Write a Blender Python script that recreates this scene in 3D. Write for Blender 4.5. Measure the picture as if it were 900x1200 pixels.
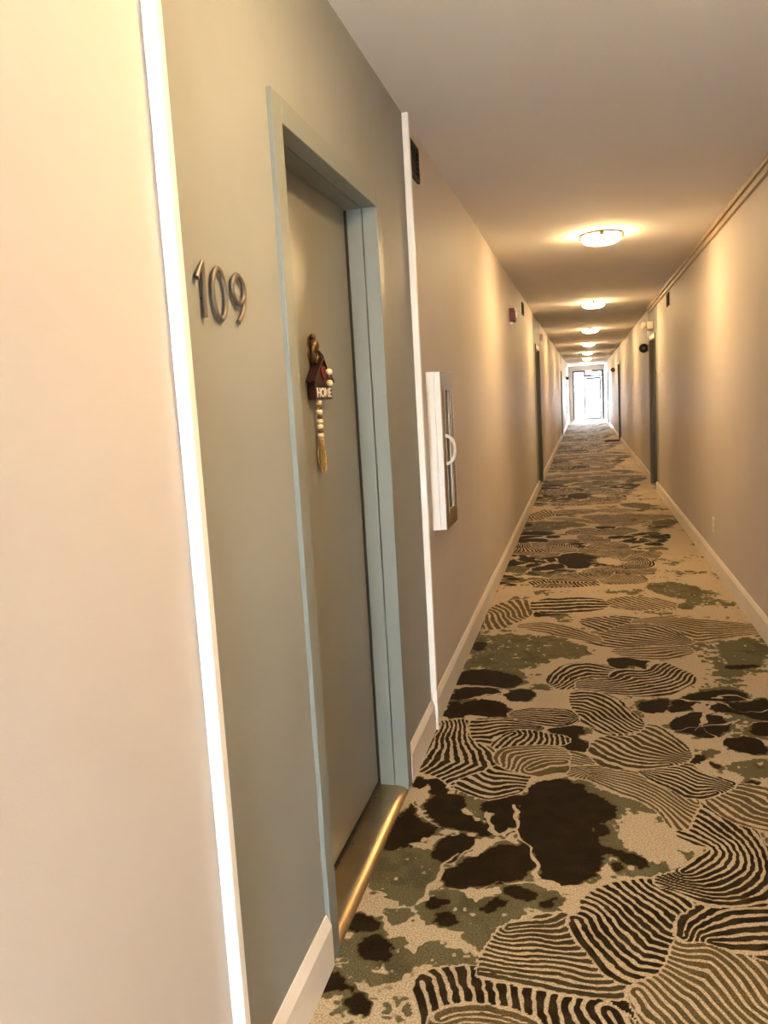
import bpy, bmesh, math
import numpy as np
from mathutils import Vector, Matrix

for o in list(bpy.data.objects):
    bpy.data.objects.remove(o, do_unlink=True)
scene = bpy.context.scene
C = scene.collection

# ---------------------------------------------------------------- camera
CAM_H = 1.40
F_PX = 948.28                                    # focal length in pixels of the 900 x 1200 frame
YAW, PITCH, ROLL = 0.247101, -0.135313, -0.057699
_fw = Vector((-math.sin(YAW) * math.cos(PITCH), math.cos(YAW) * math.cos(PITCH), math.sin(PITCH)))
_r = Vector((math.cos(YAW), math.sin(YAW), 0))
_u = _r.cross(_fw)
_r2 = _r * math.cos(ROLL) + _u * math.sin(ROLL)
_u2 = _u * math.cos(ROLL) - _r * math.sin(ROLL)
cam_data = bpy.data.cameras.new('camera')
cam_data.sensor_fit = 'VERTICAL'
cam_data.sensor_height = 36.0
cam_data.lens = F_PX * 36.0 / 1200.0
cam_data.clip_start = 0.02
cam_data.clip_end = 300
cam = bpy.data.objects.new('camera', cam_data)
C.objects.link(cam)
cam.matrix_world = Matrix(((_r2.x, _u2.x, -_fw.x, 0), (_r2.y, _u2.y, -_fw.y, 0), (_r2.z, _u2.z, -_fw.z, CAM_H), (0, 0, 0, 1)))
scene.camera = cam

# ---------------------------------------------------------------- daylight and exposure
SKY = 27.0
LAMP = 54.0
world = bpy.data.worlds.new('overcast_sky')
scene.world = world
world.use_nodes = True
bg = world.node_tree.nodes['Background']
bg.inputs['Color'].default_value = (0.84, 0.93, 1.0, 1)
bg.inputs['Strength'].default_value = SKY
vs = scene.view_settings
vs.view_transform = 'Standard'
vs.look = 'None'
vs.exposure = 1.62
vs.gamma = 1.0
vs.use_curve_mapping = False

XL, XR, H = -0.657, 0.934, 2.50                  # left wall, right wall, ceiling
Y0, Y1 = -1.80, 38.60                            # the two glazed ends of the hallway


def portal(name, x, y, z, w, h, face):
    """guides sampling of the sky through a glazed opening; gives off no light of its own"""
    l = bpy.data.lights.new(name, 'AREA')
    l.shape = 'RECTANGLE'
    l.size, l.size_y = w, h
    l.cycles.is_portal = True
    o = bpy.data.objects.new(name, l)
    C.objects.link(o)
    o.location = (x, y, z)
    o.rotation_euler = (math.pi / 2, 0, 0 if face < 0 else math.pi)
    return o


portal('daylight_portal_rear', -.21, Y0 - .12, 1.15, .54, 2.3, 1)
portal('daylight_portal_front', (XL + XR) / 2, Y1 + .12, 1.15, 1.50, 2.3, -1)


# ---------------------------------------------------------------- materials
def mat(name, col, rough=.6, metal=0.0, spec=.5, bump=0, scale=200, var=0, emit=None, strength=0, vscale=6, coat=0):
    m = bpy.data.materials.new(name)
    m.use_nodes = True
    nt = m.node_tree
    b = nt.nodes['Principled BSDF']
    b.inputs['Base Color'].default_value = (*col, 1)
    b.inputs['Roughness'].default_value = rough
    b.inputs['Metallic'].default_value = metal
    b.inputs['Specular IOR Level'].default_value = spec
    b.inputs['Coat Weight'].default_value = coat
    if emit:
        b.inputs['Emission Color'].default_value = (*emit, 1)
        b.inputs['Emission Strength'].default_value = strength
    if bump or var:
        tc = nt.nodes.new('ShaderNodeTexCoord')
    if bump:
        n = nt.nodes.new('ShaderNodeTexNoise')
        n.inputs['Scale'].default_value = scale
        n.inputs['Detail'].default_value = 3
        bp = nt.nodes.new('ShaderNodeBump')
        bp.inputs['Strength'].default_value = bump
        bp.inputs['Distance'].default_value = .002
        nt.links.new(tc.outputs['Object'], n.inputs['Vector'])
        nt.links.new(n.outputs['Fac'], bp.inputs['Height'])
        nt.links.new(bp.outputs['Normal'], b.inputs['Normal'])
    if var:
        n2 = nt.nodes.new('ShaderNodeTexNoise')
        n2.inputs['Scale'].default_value = vscale
        n2.inputs['Detail'].default_value = 4
        r = nt.nodes.new('ShaderNodeMapRange')
        r.inputs['From Min'].default_value = .3
        r.inputs['From Max'].default_value = .7
        r.inputs['To Min'].default_value = 1 - var
        r.inputs['To Max'].default_value = 1 + var
        mx = nt.nodes.new('ShaderNodeVectorMath')
        mx.operation = 'SCALE'
        mx.inputs[0].default_value = col
        nt.links.new(tc.outputs['Object'], n2.inputs['Vector'])
        nt.links.new(n2.outputs['Fac'], r.inputs['Value'])
        nt.links.new(r.outputs['Result'], mx.inputs['Scale'])
        nt.links.new(mx.outputs['Vector'], b.inputs['Base Color'])
    return m


M = {}
M['wall'] = mat('warm_beige_wall_paint', (.55, .485, .43), .58, spec=.22, bump=.12, scale=260, var=.02, vscale=3)
M['accent'] = mat('grey_green_wall_paint', (.268, .270, .250), .55, spec=.25, bump=.12, scale=260, var=.04, vscale=4)
M['ceiling'] = mat('textured_ceiling_paint', (.82, .785, .74), .85, spec=.2, bump=.5, scale=150)
M['frame'] = mat('grey_gloss_frame_paint', (.20, .212, .19), .42, spec=.4, bump=.05, scale=90)
M['leaf'] = mat('grey_olive_door_paint', (.215, .208, .168), .32, spec=.5, bump=.06, scale=120, var=.04)
M['white'] = mat('white_trim_paint', (.80, .76, .70), .38, spec=.5, bump=.05, scale=60)
M['base'] = mat('cream_baseboard_paint', (.74, .67, .58), .42, spec=.45, bump=.05, scale=60, var=.04)
M['raceway'] = mat('tan_raceway_plastic', (.40, .31, .20), .5)
M['brass'] = mat('worn_brass_threshold', (.44, .33, .19), .30, metal=1, bump=.08, scale=30, var=.10, vscale=10)
M['rubber'] = mat('black_rubber', (.012, .011, .010), .7)
M['nickel'] = mat('brushed_nickel', (.17, .145, .12), .45, metal=.7, bump=.06, scale=300)
M['bronze'] = mat('aged_bronze', (.16, .10, .05), .42, metal=.85, bump=.2, scale=150, var=.25, vscale=60)
M['steel'] = mat('white_enamel_steel', (.82, .80, .76), .30, spec=.5)
M['doorsteel'] = mat('brushed_steel_brown_reflection', (.22, .155, .09), .38, metal=.8, bump=.04, scale=400)  # brown reflection of the hallway put into the steel's base colour
M['darkmetal'] = mat('dark_bronze_metal', (.022, .014, .007), .65, metal=.1, spec=.3)
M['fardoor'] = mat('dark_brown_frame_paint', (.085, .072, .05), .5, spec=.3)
M['interior'] = mat('dark_cabinet_interior', (.07, .05, .03), .6)
M['red'] = mat('red_plastic', (.13, .005, .007), .35)
M['maroon'] = mat('maroon_stained_wood', (.020, .0035, .0045), .5, bump=.2, scale=80, var=.3, vscale=30)
M['heart'] = mat('red_painted_wood', (.13, .008, .010), .5)
M['letter'] = mat('white_lettering', (.80, .76, .72), .6)
M['beadw'] = mat('cream_wooden_bead', (.80, .70, .52), .5, var=.08, vscale=90)
M['beadd'] = mat('dark_wooden_bead', (.09, .055, .025), .5, var=.2, vscale=90)
M['jute'] = mat('jute_twine', (.46, .33, .16), .9, bump=.5, scale=400, var=.3, vscale=120)
M['plastic'] = mat('ivory_plastic', (.74, .66, .52), .4)
M['mat'] = mat('dark_brown_doormat', (.022, .010, .007), .95, spec=.03, bump=.6, scale=300)
M['alu'] = mat('dark_anodised_aluminium', (.10, .11, .13), .4, metal=.6)
M['concrete'] = mat('outdoor_concrete', (.55, .54, .52), .9, bump=.3, scale=30, var=.08)
M['diffuser'] = mat('glowing_glass_diffuser', (.9, .85, .75), .3, emit=(1.0, .68, .325), strength=LAMP)
M['exitface'] = mat('lit_exit_sign_face', (.8, .5, .5), .4, emit=(1.0, .45, .5), strength=.8)
M['exitred'] = mat('red_exit_letters', (.6, .02, .03), .4, emit=(1.0, .04, .08), strength=.6)


def glass_mat(name, tint, gloss):
    m = bpy.data.materials.new(name)
    m.use_nodes = True
    nt = m.node_tree
    nt.nodes.clear()
    out = nt.nodes.new('ShaderNodeOutputMaterial')
    t = nt.nodes.new('ShaderNodeBsdfTransparent')
    t.inputs['Color'].default_value = (*tint, 1)
    g = nt.nodes.new('ShaderNodeBsdfGlossy')
    g.inputs['Roughness'].default_value = .03
    fr = nt.nodes.new('ShaderNodeFresnel')
    fr.inputs['IOR'].default_value = gloss
    mx = nt.nodes.new('ShaderNodeMixShader')
    nt.links.new(fr.outputs['Fac'], mx.inputs['Fac'])
    nt.links.new(t.outputs[0], mx.inputs[1])
    nt.links.new(g.outputs[0], mx.inputs[2])
    nt.links.new(mx.outputs[0], out.inputs['Surface'])
    return m


M['glass'] = glass_mat('clear_window_glass', (.96, .97, .97), 1.35)
M['cabglass'] = glass_mat('smoked_cabinet_glass', (.16, .13, .10), 1.12)


def carpet_mat():
    m = bpy.data.materials.new('patterned_carpet')
    m.use_nodes = True
    nt = m.node_tree
    N, L = nt.nodes, nt.links
    b = N['Principled BSDF']
    b.inputs['Roughness'].default_value = .78
    b.inputs['Specular IOR Level'].default_value = .06
    at = N.new('ShaderNodeAttribute')
    at.attribute_name = 'design'
    sep = N.new('ShaderNodeSeparateColor')
    L.new(at.outputs['Color'], sep.inputs['Color'])
    tc = N.new('ShaderNodeTexCoord')
    fib = N.new('ShaderNodeTexNoise')              # yarn tufts
    fib.inputs['Scale'].default_value = 210
    fib.inputs['Detail'].default_value = 2
    L.new(tc.outputs['Object'], fib.inputs['Vector'])
    big = N.new('ShaderNodeTexNoise')              # traffic wear
    big.inputs['Scale'].default_value = 3.0
    big.inputs['Detail'].default_value = 3
    L.new(tc.outputs['Object'], big.inputs['Vector'])

    def math_(op, a, c, clamp=False):
        n = N.new('ShaderNodeMath')
        n.operation = op
        n.use_clamp = clamp
        for i, v in enumerate((a, c)):
            if isinstance(v, (int, float)):
                n.inputs[i].default_value = v
            else:
                L.new(v, n.inputs[i])
        return n.outputs[0]

    def mixc(fac, a, c):
        n = N.new('ShaderNodeMix')
        n.data_type = 'RGBA'
        L.new(fac, n.inputs[0])
        for i, v in ((6, a), (7, c)):
            if isinstance(v, tuple):
                n.inputs[i].default_value = (*v, 1)
            else:
                L.new(v, n.inputs[i])
        return n.outputs[2]
    j = math_('MULTIPLY', math_('SUBTRACT', fib.outputs['Fac'], .5), .55)
    k = math_('ADD', math_('MULTIPLY', math_('SUBTRACT', sep.outputs[0], .5), 4.5), .5)
    ink = math_('ADD', k, math_('MULTIPLY', j, 1.6), True)
    fg = mixc(sep.outputs[2], CARPET['mid'], CARPET['olive'])
    fg = mixc(sep.outputs[1], fg, CARPET['dark'])
    colr = mixc(ink, CARPET['tan'], fg)
    br = math_('ADD', math_('MULTIPLY', math_('SUBTRACT', fib.outputs['Fac'], .5), 2.2), 1.0)
    br = math_('MULTIPLY', br, math_('ADD', math_('MULTIPLY', math_('SUBTRACT', big.outputs['Fac'], .5), .25), 1.0))
    sc = N.new('ShaderNodeVectorMath')
    sc.operation = 'SCALE'
    L.new(colr, sc.inputs[0])
    L.new(br, sc.inputs['Scale'])
    L.new(sc.outputs['Vector'], b.inputs['Base Color'])
    bp = N.new('ShaderNodeBump')
    bp.inputs['Strength'].default_value = .5
    bp.inputs['Distance'].default_value = .004
    L.new(fib.outputs['Fac'], bp.inputs['Height'])
    L.new(bp.outputs['Normal'], b.inputs['Normal'])
    return m


CARPET = {'tan': (.42, .33, .22), 'mid': (.15, .10, .038), 'olive': (.125, .11, .055), 'dark': (.014, .008, .003)}
M['carpet'] = carpet_mat()


# ---------------------------------------------------------------- builders
def box(bm, x0, x1, y0, y1, z0, z1, bev=0.0, seg=2):
    vs_ = [bm.verts.new((x, y, z)) for z in (z0, z1) for y in (y0, y1) for x in (x0, x1)]
    fs = [(0, 2, 3, 1), (4, 5, 7, 6), (0, 1, 5, 4), (1, 3, 7, 5), (3, 2, 6, 7), (2, 0, 4, 6)]
    faces = [bm.faces.new([vs_[i] for i in f]) for f in fs]
    if bev:
        es = list({e for f in faces for e in f.edges})
        bmesh.ops.bevel(bm, geom=es, offset=bev, segments=seg, profile=.5, affect='EDGES')
    return bm


def prism(bm, poly, axis, a, c):
    """extrude a 2D outline: axis 'x' -> outline (y,z) between x=a and x=c; 'y' -> outline (x,z)"""
    def P(q, t):
        return (t, q[0], q[1]) if axis == 'x' else (q[0], t, q[1])
    v0 = [bm.verts.new(P(q, a)) for q in poly]
    v1 = [bm.verts.new(P(q, c)) for q in poly]
    n = len(poly)
    bm.faces.new(v0)
    bm.faces.new(v1[::-1])
    for i in range(n):
        bm.faces.new((v0[i], v1[i], v1[(i + 1) % n], v0[(i + 1) % n]))
    bmesh.ops.recalc_face_normals(bm, faces=bm.faces[:])
    return bm


def tube(bm, path, rad, seg=10, closed=False, flat=1.0, up=(1, 0, 0)):
    path = [Vector(p) for p in path]
    n = len(path)
    rads = rad if isinstance(rad, (list, tuple)) else [rad] * n
    upv = Vector(up)
    rings = []
    for i, p in enumerate(path):
        if closed:
            t = path[(i + 1) % n] - path[i - 1]
        else:
            t = path[min(i + 1, n - 1)] - path[max(i - 1, 0)]
        t.normalize()
        s = t.cross(upv)
        if s.length < 1e-5:
            s = t.cross(Vector((0, 1, .01)))
        s.normalize()
        w = s.cross(t).normalized()
        rings.append([bm.verts.new(p + (s * math.cos(2 * math.pi * k / seg) + w * math.sin(2 * math.pi * k / seg) * flat) * rads[i]) for k in range(seg)])
    m = n if closed else n - 1
    for i in range(m):
        a, b_ = rings[i], rings[(i + 1) % n]
        for k in range(seg):
            bm.faces.new((a[k], a[(k + 1) % seg], b_[(k + 1) % seg], b_[k]))
    if not closed:
        bm.faces.new(rings[0])
        bm.faces.new(rings[-1][::-1])
    bmesh.ops.recalc_face_normals(bm, faces=bm.faces[:])
    return bm


def lathe(bm, prof, origin, axis='z', seg=32):
    """revolve (radius, height) pairs about an axis through origin"""
    ox, oy, oz = origin
    rings = []
    for r_, h_ in prof:
        ring = []
        for k in range(seg):
            c_, s_ = math.cos(2 * math.pi * k / seg) * r_, math.sin(2 * math.pi * k / seg) * r_
            q = {'z': (ox + c_, oy + s_, oz + h_), 'x': (ox + h_, oy + c_, oz + s_), 'y': (ox + c_, oy + h_, oz + s_)}[axis]
            ring.append(bm.verts.new(q))
        rings.append(ring)
    for a, b_ in zip(rings[:-1], rings[1:]):
        for k in range(seg):
            bm.faces.new((a[k], a[(k + 1) % seg], b_[(k + 1) % seg], b_[k]))
    bm.faces.new(rings[0][::-1])
    bm.faces.new(rings[-1])
    bmesh.ops.recalc_face_normals(bm, faces=bm.faces[:])
    return bm


def obj(name, bm, m, parent=None, smooth=False):
    me = bpy.data.meshes.new(name)
    bm.to_mesh(me)
    bm.free()
    o = bpy.data.objects.new(name, me)
    C.objects.link(o)
    me.materials.append(M[m])
    if smooth:
        for p in me.polygons:
            p.use_smooth = True
        try:
            me.set_sharp_from_angle(angle=math.radians(40))
        except Exception:
            pass
    if parent:
        o.parent = parent
        o.matrix_parent_inverse = Matrix.Translation(-parent.location) if parent.type == 'EMPTY' else Matrix.Identity(4)
    return o


def N_():
    return bmesh.new()


def tag(o, label, cat=None, group=None, kind=None):
    o['label'] = label
    if cat:
        o['category'] = cat
    if group:
        o['group'] = group
    if kind:
        o['kind'] = kind
    return o


def thing(name, loc, label, cat, group=None, kind=None):
    o = bpy.data.objects.new(name, None)
    o.empty_display_size = .05
    C.objects.link(o)
    o.location = loc
    return tag(o, label, cat, group, kind)


def dup(root, dx=(0, 0, 0), label=None):
    """copy a thing with its parts and sub-parts, moved by dx; mesh data is shared"""
    r = root.copy()
    C.objects.link(r)
    r.location = Vector(root.location) + Vector(dx)
    if label:
        r['label'] = label
    for ch in list(root.children):
        c = ch.copy()
        C.objects.link(c)
        c.parent = r
        c.matrix_parent_inverse = ch.matrix_parent_inverse.copy()
        for g in ch.children:
            d = g.copy()
            C.objects.link(d)
            d.parent = c
            d.matrix_parent_inverse = g.matrix_parent_inverse.copy()
    return r



SOLIDS = [
    ('O', '-0.676,2.213 -0.639,2.281 -0.466,2.323 -0.447,2.216 -0.482,2.043 -0.556,2.045 -0.625,2.117'),
    ('O', '-0.477,2.018 -0.449,2.129 -0.382,2.125 -0.329,2.093 -0.319,2.018 -0.356,1.951 -0.405,1.967'),
    ('O', '-0.334,2.015 -0.283,2.113 -0.22,2.123 -0.184,2.064 -0.225,1.996 -0.254,1.91 -0.276,1.852 -0.32,1.911'),
    ('O', '-0.674,1.854 -0.551,1.92 -0.467,1.854 -0.447,1.793 -0.484,1.766 -0.555,1.785 -0.647,1.792'),
    ('O', '-0.447,1.868 -0.417,1.907 -0.375,1.88 -0.285,1.862 -0.281,1.831 -0.36,1.787 -0.394,1.822 -0.441,1.836'),
    ('O', '-0.638,1.761 -0.559,1.774 -0.459,1.75 -0.521,1.71 -0.58,1.74'),
    ('O', '-0.556,2.006 -0.509,2.013 -0.494,1.984 -0.516,1.938 -0.547,1.969'),
    ('O', '-0.439,1.658 -0.425,1.688 -0.398,1.656 -0.404,1.62 -0.434,1.633'),
    ('O', '-0.494,1.658 -0.48,1.688 -0.455,1.638 -0.483,1.615'),
    ('O', '0.061,2.257 0.156,2.353 0.219,2.307 0.224,2.281 0.144,2.289'),
    ('O', '-0.159,2.133 -0.086,2.151 -0.078,2.109 -0.134,2.076 -0.171,2.095'),
    ('O', '-0.072,2.506 0.061,2.57 0.078,2.424 0.047,2.365 0.026,2.417 -0.003,2.47'),
    ('O', '0.421,3.169 0.461,3.14 0.437,3.094 0.403,3.101'),
    ('O', '0.495,3.08 0.561,3.067 0.639,3.117 0.604,2.943 0.526,2.962 0.477,3.016'),
    ('O', '0.494,3.8 0.557,3.86 0.648,3.867 0.675,3.816 0.594,3.756 0.507,3.761'),
    ('O', '0.666,4.469 0.772,4.606 0.864,4.65 0.902,4.519 0.863,4.274 0.785,4.172 0.719,4.231 0.675,4.329'),
    ('O', '0.533,5.337 0.602,5.391 0.646,5.288 0.597,5.236'),
    ('O', '0.597,3.947 0.686,3.983 0.639,3.922'),
    ('O', '-0.631,4.595 -0.431,4.668 -0.259,4.614 -0.092,4.502 0.041,4.36 -0.036,4.248 -0.176,4.239 -0.236,4.133 -0.315,4.029 -0.512,4.08 -0.616,4.039 -0.659,4.103 -0.584,4.213 -0.648,4.355'),
    ('O', '-0.269,3.791 -0.222,3.823 -0.18,3.77 -0.247,3.736'),
    ('O', '-0.644,3.789 -0.562,4.043 -0.338,4.059 -0.305,3.875 -0.376,3.753'),
    ('O', '-0.519,2.775 -0.392,2.706 -0.341,2.564 -0.37,2.528 -0.436,2.637'),
    ('O', '-0.667,2.318 -0.565,2.333 -0.493,2.286 -0.501,2.208 -0.649,2.186'),
    ('O', '0.381,5.925 0.602,6.013 0.783,5.796 0.711,5.519 0.587,5.517 0.442,5.713'),
    ('D', '-0.201,2.833 -0.137,2.854 -0.076,2.848 -0.008,2.766 0.057,2.7 0.073,2.621 0.028,2.565 -0.021,2.526 0.01,2.448 0.032,2.378 0.027,2.295 -0,2.239 -0.065,2.196 -0.113,2.197 -0.157,2.215 -0.155,2.282 -0.179,2.348 -0.226,2.415 -0.242,2.491 -0.247,2.631 -0.225,2.725'),
    ('D', '-0.382,2.627 -0.311,2.68 -0.21,2.702 -0.247,2.627 -0.258,2.559 -0.255,2.465 -0.304,2.446 -0.329,2.486 -0.35,2.563'),
    ('D', '-0.422,2.22 -0.374,2.304 -0.276,2.374 -0.21,2.376 -0.179,2.301 -0.184,2.24 -0.242,2.196 -0.32,2.156 -0.398,2.123 -0.442,2.187'),
    ('D', '-0.482,2.403 -0.424,2.442 -0.365,2.42 -0.358,2.362 -0.404,2.306 -0.412,2.258 -0.465,2.257 -0.486,2.288'),
    ('D', '-0.574,2.584 -0.529,2.67 -0.441,2.672 -0.437,2.585 -0.405,2.539 -0.331,2.47 -0.334,2.424 -0.426,2.457 -0.493,2.463 -0.556,2.536'),
    ('D', '-0.681,2.375 -0.67,2.504 -0.616,2.494 -0.632,2.648 -0.587,2.515 -0.501,2.462 -0.503,2.385 -0.565,2.333 -0.66,2.29'),
    ('D', '-0.595,2.785 -0.554,2.82 -0.516,2.756 -0.514,2.69 -0.558,2.685'),
    ('D', '-0.65,2.779 -0.608,2.804 -0.584,2.728 -0.627,2.713'),
    ('D', '-0.435,2.006 -0.406,2.023 -0.375,2.003 -0.375,1.972 -0.412,1.966'),
    ('D', '-0.259,2.151 -0.216,2.171 -0.15,2.14 -0.187,2.108 -0.236,2.121'),
    ('D', '-0.155,2.094 -0.11,2.127 -0.109,2.088'),
    ('D', '-0.682,1.961 -0.607,1.985 -0.567,1.954 -0.58,1.91 -0.659,1.909'),
    ('D', '-0.608,1.842 -0.562,1.901 -0.508,1.869 -0.522,1.834 -0.501,1.805 -0.575,1.803'),
    ('D', '-0.662,1.677 -0.66,1.737 -0.612,1.725 -0.566,1.693 -0.618,1.675'),
    ('D', '-0.59,1.651 -0.543,1.687 -0.512,1.646 -0.509,1.611 -0.564,1.61'),
    ('D', '-0.472,2.032 -0.434,2.09 -0.398,2.069 -0.431,2.025'),
    ('D', '-0.307,2.045 -0.266,2.103 -0.234,2.101 -0.276,2.049'),
    ('D', '0.041,2.322 0.072,2.341 0.089,2.301 0.069,2.271 0.04,2.274'),
    ('D', '0.05,2.381 0.12,2.376 0.155,2.339 0.131,2.314 0.088,2.357'),
    ('D', '-0.15,2.092 -0.115,2.134 -0.107,2.117 -0.135,2.082'),
    ('D', '-0.103,1.779 -0.035,1.782 0.043,1.786 0.088,1.834 0.085,1.789 0.1,1.741 0.137,1.707 0.023,1.688 0.006,1.725 -0.035,1.743 -0.071,1.754'),
    ('D', '0.006,2.532 0.037,2.544 0.047,2.5 0.016,2.473'),
    ('D', '0.03,2.403 0.048,2.399 0.04,2.37'),
    ('D', '0.068,2.368 0.098,2.392 0.153,2.353 0.143,2.313 0.094,2.319'),
    ('D', '0.308,3.411 0.389,3.526 0.472,3.548 0.566,3.463 0.536,3.333 0.443,3.263 0.365,3.315 0.32,3.335'),
    ('D', '0.199,3.564 0.313,3.575 0.298,3.517 0.226,3.51'),
    ('D', '0.501,3.258 0.56,3.312 0.63,3.295 0.662,3.229 0.643,3.139 0.555,3.129 0.504,3.189'),
    ('D', '0.601,3.39 0.712,3.478 0.724,3.402 0.678,3.312 0.625,3.319'),
    ('D', '0.366,3.086 0.407,3.134 0.405,3.048 0.367,3.023'),
    ('D', '0.415,3.06 0.463,3.034 0.439,2.991'),
    ('D', '0.514,2.894 0.557,2.909 0.572,2.883 0.538,2.852'),
    ('D', '0.197,3.593 0.256,3.674 0.348,3.695 0.325,3.557 0.253,3.514 0.202,3.533'),
    ('D', '0.355,3.683 0.472,3.772 0.607,3.837 0.675,3.816 0.691,3.713 0.582,3.679 0.533,3.699 0.459,3.667 0.389,3.516 0.322,3.521'),
    ('D', '0.488,3.62 0.578,3.653 0.695,3.689 0.766,3.746 0.759,3.552 0.708,3.457 0.626,3.539 0.495,3.549'),
    ('D', '0.321,3.418 0.407,3.517 0.508,3.527 0.565,3.465 0.542,3.324 0.325,3.301'),
    ('D', '0.656,4.147 0.723,4.199 0.827,4.191 0.748,4.122 0.671,4.117'),
    ('D', '0.069,4.238 0.218,4.282 0.298,4.236 0.276,4.072 0.25,4.134 0.19,4.146 0.136,4.062'),
    ('D', '-0.653,4.393 -0.609,4.514 -0.56,4.399 -0.597,4.321'),
    ('D', '-0.656,3.94 -0.562,4.043 -0.352,3.963 -0.325,3.874 -0.376,3.753 -0.532,3.798 -0.644,3.789'),
    ('D', '-0.658,3.618 -0.619,3.762 -0.478,3.773 -0.4,3.696 -0.485,3.661 -0.575,3.599 -0.636,3.607'),
    ('D', '-0.586,3.47 -0.546,3.602 -0.39,3.59 -0.344,3.493 -0.356,3.419 -0.416,3.378 -0.523,3.427'),
    ('D', '-0.398,3.669 -0.336,3.757 -0.266,3.735 -0.252,3.655 -0.304,3.585 -0.371,3.591'),
    ('D', '-0.644,3.367 -0.639,3.567 -0.587,3.546 -0.529,3.402'),
    ('D', '-0.389,5.135 -0.207,5.217 -0.127,5.142 -0.304,5.038'),
    ('D', '-0.195,3.294 -0.055,3.374 -0.004,3.288 -0.073,3.244 0.013,3.111 -0.11,3.098 -0.168,3.137 -0.112,3.191'),
]
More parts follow.
